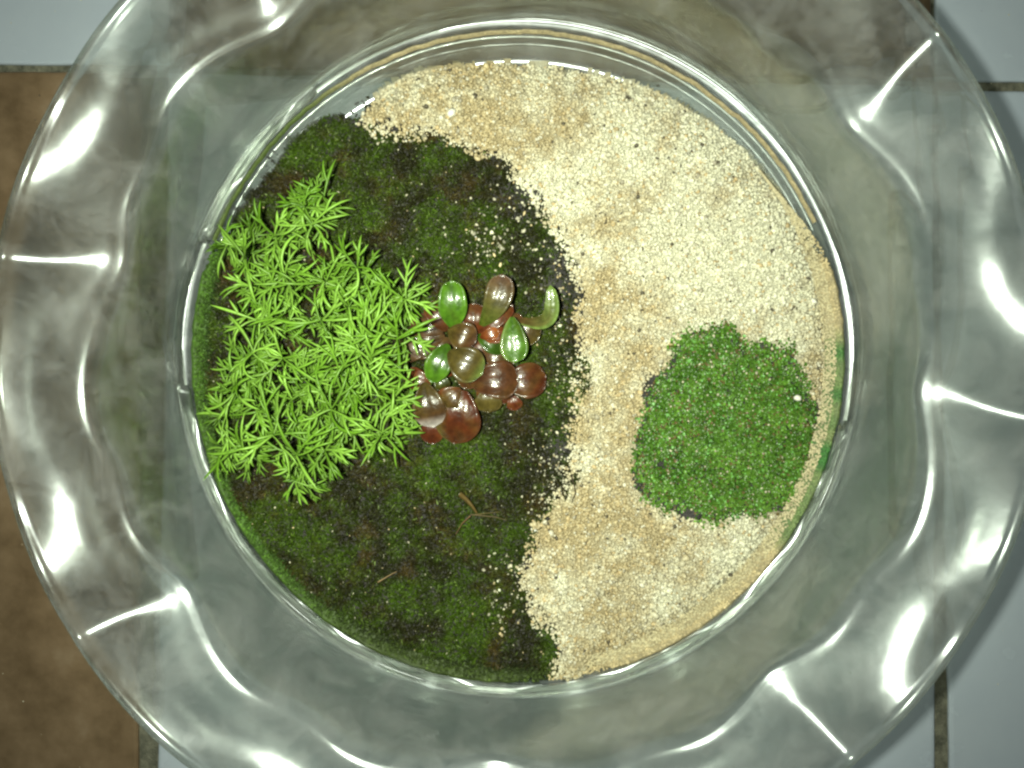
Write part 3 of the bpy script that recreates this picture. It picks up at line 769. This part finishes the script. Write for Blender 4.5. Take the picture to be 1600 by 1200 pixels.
sleaf((420,460),(165,455),120,21,20,DK,OL*.6)
sleaf((410,440),(205,370),130,22,21,DK,DK*1.5)
sleaf((430,430),(325,245),125,22,23,BR,RD*.8)
sleaf((330,900),(345,1138),130,19,19,RD*.9,RD*.8)
sleaf((330,760),(165,700),120,24,23,RD,RD*.9,tipc=PK)
sleaf((600,430),(600,255),150,22,22,RD*.9,BR)
sleaf((600,460),(845,265),110,23,24,RD,RD*.85,cup=-.1)
sleaf((800,420),(1010,480),150,21,22,BR,OL,bend=-.1)
sleaf((630,470),(820,445),90,24,25,np.array([.22,.06,.012]),RD)
sleaf((640,560),(855,630),130,22,21,BR,OL)
sleaf((620,450),(810,545),120,24,23,GR*.45,GR*.4,label='dark green leaf')
sleaf((640,400),(780,72),150,25,30,GR*.5+BR*.3,PK*.8,bend=.10,wpos=.72,label='pinkish brown leaf standing upright')
sleaf((475,420),(465,112),160,26,30,GR*.8,GR*1.05,label='bright green leaf',edge=GR*1.15,wpos=.5)
sleaf((840,830),(868,925),85,20,19,RD,RD)
sleaf((800,770),(1055,712),195,23,21,BR,RD*.7)
sleaf((540,800),(475,1135),245,25,21,RD*.8,RD*.65,edge=OL*1.2,label='largest dark red leaf',wpos=.58)
sleaf((690,790),(690,940),150,24,22,OL,OL*1.2)
sleaf((440,420),(615,500),165,28,29,OL,BR*.9,arch=.35,label='olive brown domed leaf',tipc=PK*.7)
sleaf((440,510),(330,750),140,27,27,GR*.7,GR,label='green leaf leaning to the lower left',wpos=.5)
sleaf((520,790),(385,905),135,26,25,BR,OL,edge=RD)
sleaf((290,750),(350,1032),180,26,25,OL*.8,BR*.75,tipc=np.array([.42,.38,.36]),label='brown leaf with a white sheen painted on the tip')  # pale tip colour paints a white sheen
sleaf((560,740),(885,730),205,26,27,BR*.75,BR*.9,arch=.28,label='broad brown leaf with a bright sheen',wpos=.66)
sleaf((440,560),(655,700),195,31,31,OL*.8,OL,arch=.3,tipc=LG*.7,wpos=.6)  # lighter tip colour paints the highlight along its rim
sleaf((840,340),(860,628),150,30,31,GR*.6,GR*.9,edge=LG*.8,arch=.12,label='pale edged green leaf',wpos=.66)
sleaf((850,360),(1078,140),84,24,32,BR*.8,LG*.8,bend=.42,arch=.15,edge=LG,label='curled pale green leaf at the right',wpos=.62)
sleaf((640,470),(760,430),70,26,27,RD,np.array([.24,.07,.015]))
sleaf((380,700),(420,800),90,24,24,GR*.4,OL*.6)
for q_, (b_x, b_y, t_x, t_y, w_, zz_) in enumerate([(470,480,300,560,95,19), (560,520,560,640,120,20), (470,700,300,640,100,20), (600,640,540,790,110,21), (700,620,800,700,110,20), (700,500,900,560,110,19), (560,420,520,250,90,20), (700,420,700,300,90,20), (430,830,440,990,120,20), (620,800,740,900,100,20), (560,480,680,600,100,22), (360,560,230,560,80,22), (760,440,900,330,80,20), (760,800,820,870,90,20)]):
    sleaf((b_x,b_y),(t_x,t_y),w_,zz_,zz_+.5,[DK, BR, RD, OL*.7][q_ % 4],[BR, RD*.8, DK*1.3, BR][q_ % 4])

# ------------------------------------------------------------------ debris
def strand(name, pts, wpx, z, col, label, cat, group=None):
    p = np.array([P(a, b, z + dz) for a, b, dz in pts])
    v, f = ribbon(p, np.full(len(p), wpx * (D - z) / F) * np.linspace(1, .4, len(p)), .1)
    o = mesh_np(name, v, f, M_debris, tint=np.broadcast_to(np.array(col), (len(v), 3)))
    return tag(o, label, cat, group)
strand('dead_leaf', [(718, 772, 0), (728, 780, .002), (737, 790, .0025), (745, 802, .001)], 9, .0175, (.10, .065, .015), 'small yellow brown dead leaf lying on the moss below the red plant', 'dead leaf')
strand('twig', [(735, 804, 0), (755, 806, .001), (775, 808, .001), (792, 813, 0)], 2.4, .0180, (.11, .08, .04), 'thin brown twig right of the dead leaf on the moss', 'twig', 'twigs on the moss')
strand('twig', [(590, 910, 0), (600, 904, .001), (612, 897, .001), (620, 893, 0)], 2.2, .0180, (.30, .20, .10), 'straight pale twig on the moss at the lower left', 'twig', 'twigs on the moss')
strand('twig', [(735, 806, .001), (722, 818, .001), (712, 835, 0)], 2.2, .0180, (.16, .09, .04), 'short bent brown twig under the dead leaf on the moss', 'twig', 'twigs on the moss')
strand('twig', [(742, 804, 0), (780, 800, .001)], 2, .0176, (.12, .09, .03), 'faint dark twig crossing the moss behind the dead leaf', 'twig', 'twigs on the moss')
strand('root', [(892, 742, 0), (897, 758, .001), (899, 770, .001), (893, 785, 0)], 2.2, .0185, (.05, .035, .02), 'thin dark root lying over the edge of the sand', 'root')

# ------------------------------------------------------------------ water droplets clinging to the inner wall
m_, nt_, b_ = nm('water'); b_.inputs['Transmission Weight'].default_value = 1; b_.inputs['IOR'].default_value = 1.33; b_.inputs['Roughness'].default_value = 0.02
nd = 70
ti = rng.integers(0, NT, nd); ui = (NP * (0.42 + .5 * rng.random(nd))).astype(int)
q = prof_in[ti, ui]; loc = np.stack([BC[0] + q[:, 0] * np.cos(th[ti]), BC[1] + q[:, 0] * np.sin(th[ti]), q[:, 1]], -1)
sz = np.clip(rng.lognormal(-8.1, .45, nd), .0001, .0011)
dr = scatter('water_droplets', loc, rand_rot(nd), np.repeat(sz[:, None], 3, 1) * np.exp(rng.normal(size=(nd, 3)) * .15), np.ones((nd, 3)), ICO_V, ICO_F, m_, bowl, smooth=True)
dr['kind'] = 'stuff'

# grit and crumbs lying on the floor tiles around the bowl
n_ = 260
gx = rng.uniform(-60, 1660, n_); gy = rng.uniform(-60, 1260, n_); k = np.hypot(gx - 795, gy - 585) > 800
gx, gy = gx[k], gy[k]; n_ = len(gx)
gc = np.where((rng.random(n_) < .5)[:, None], np.array([[.05, .045, .035]]), np.array([[.55, .50, .38]]))
go = grains('floor_grit', gx, gy, np.full(n_, .0003), rng.uniform(.8, 2.6, n_), gc, floor, M_debris)
go['kind'] = 'stuff'
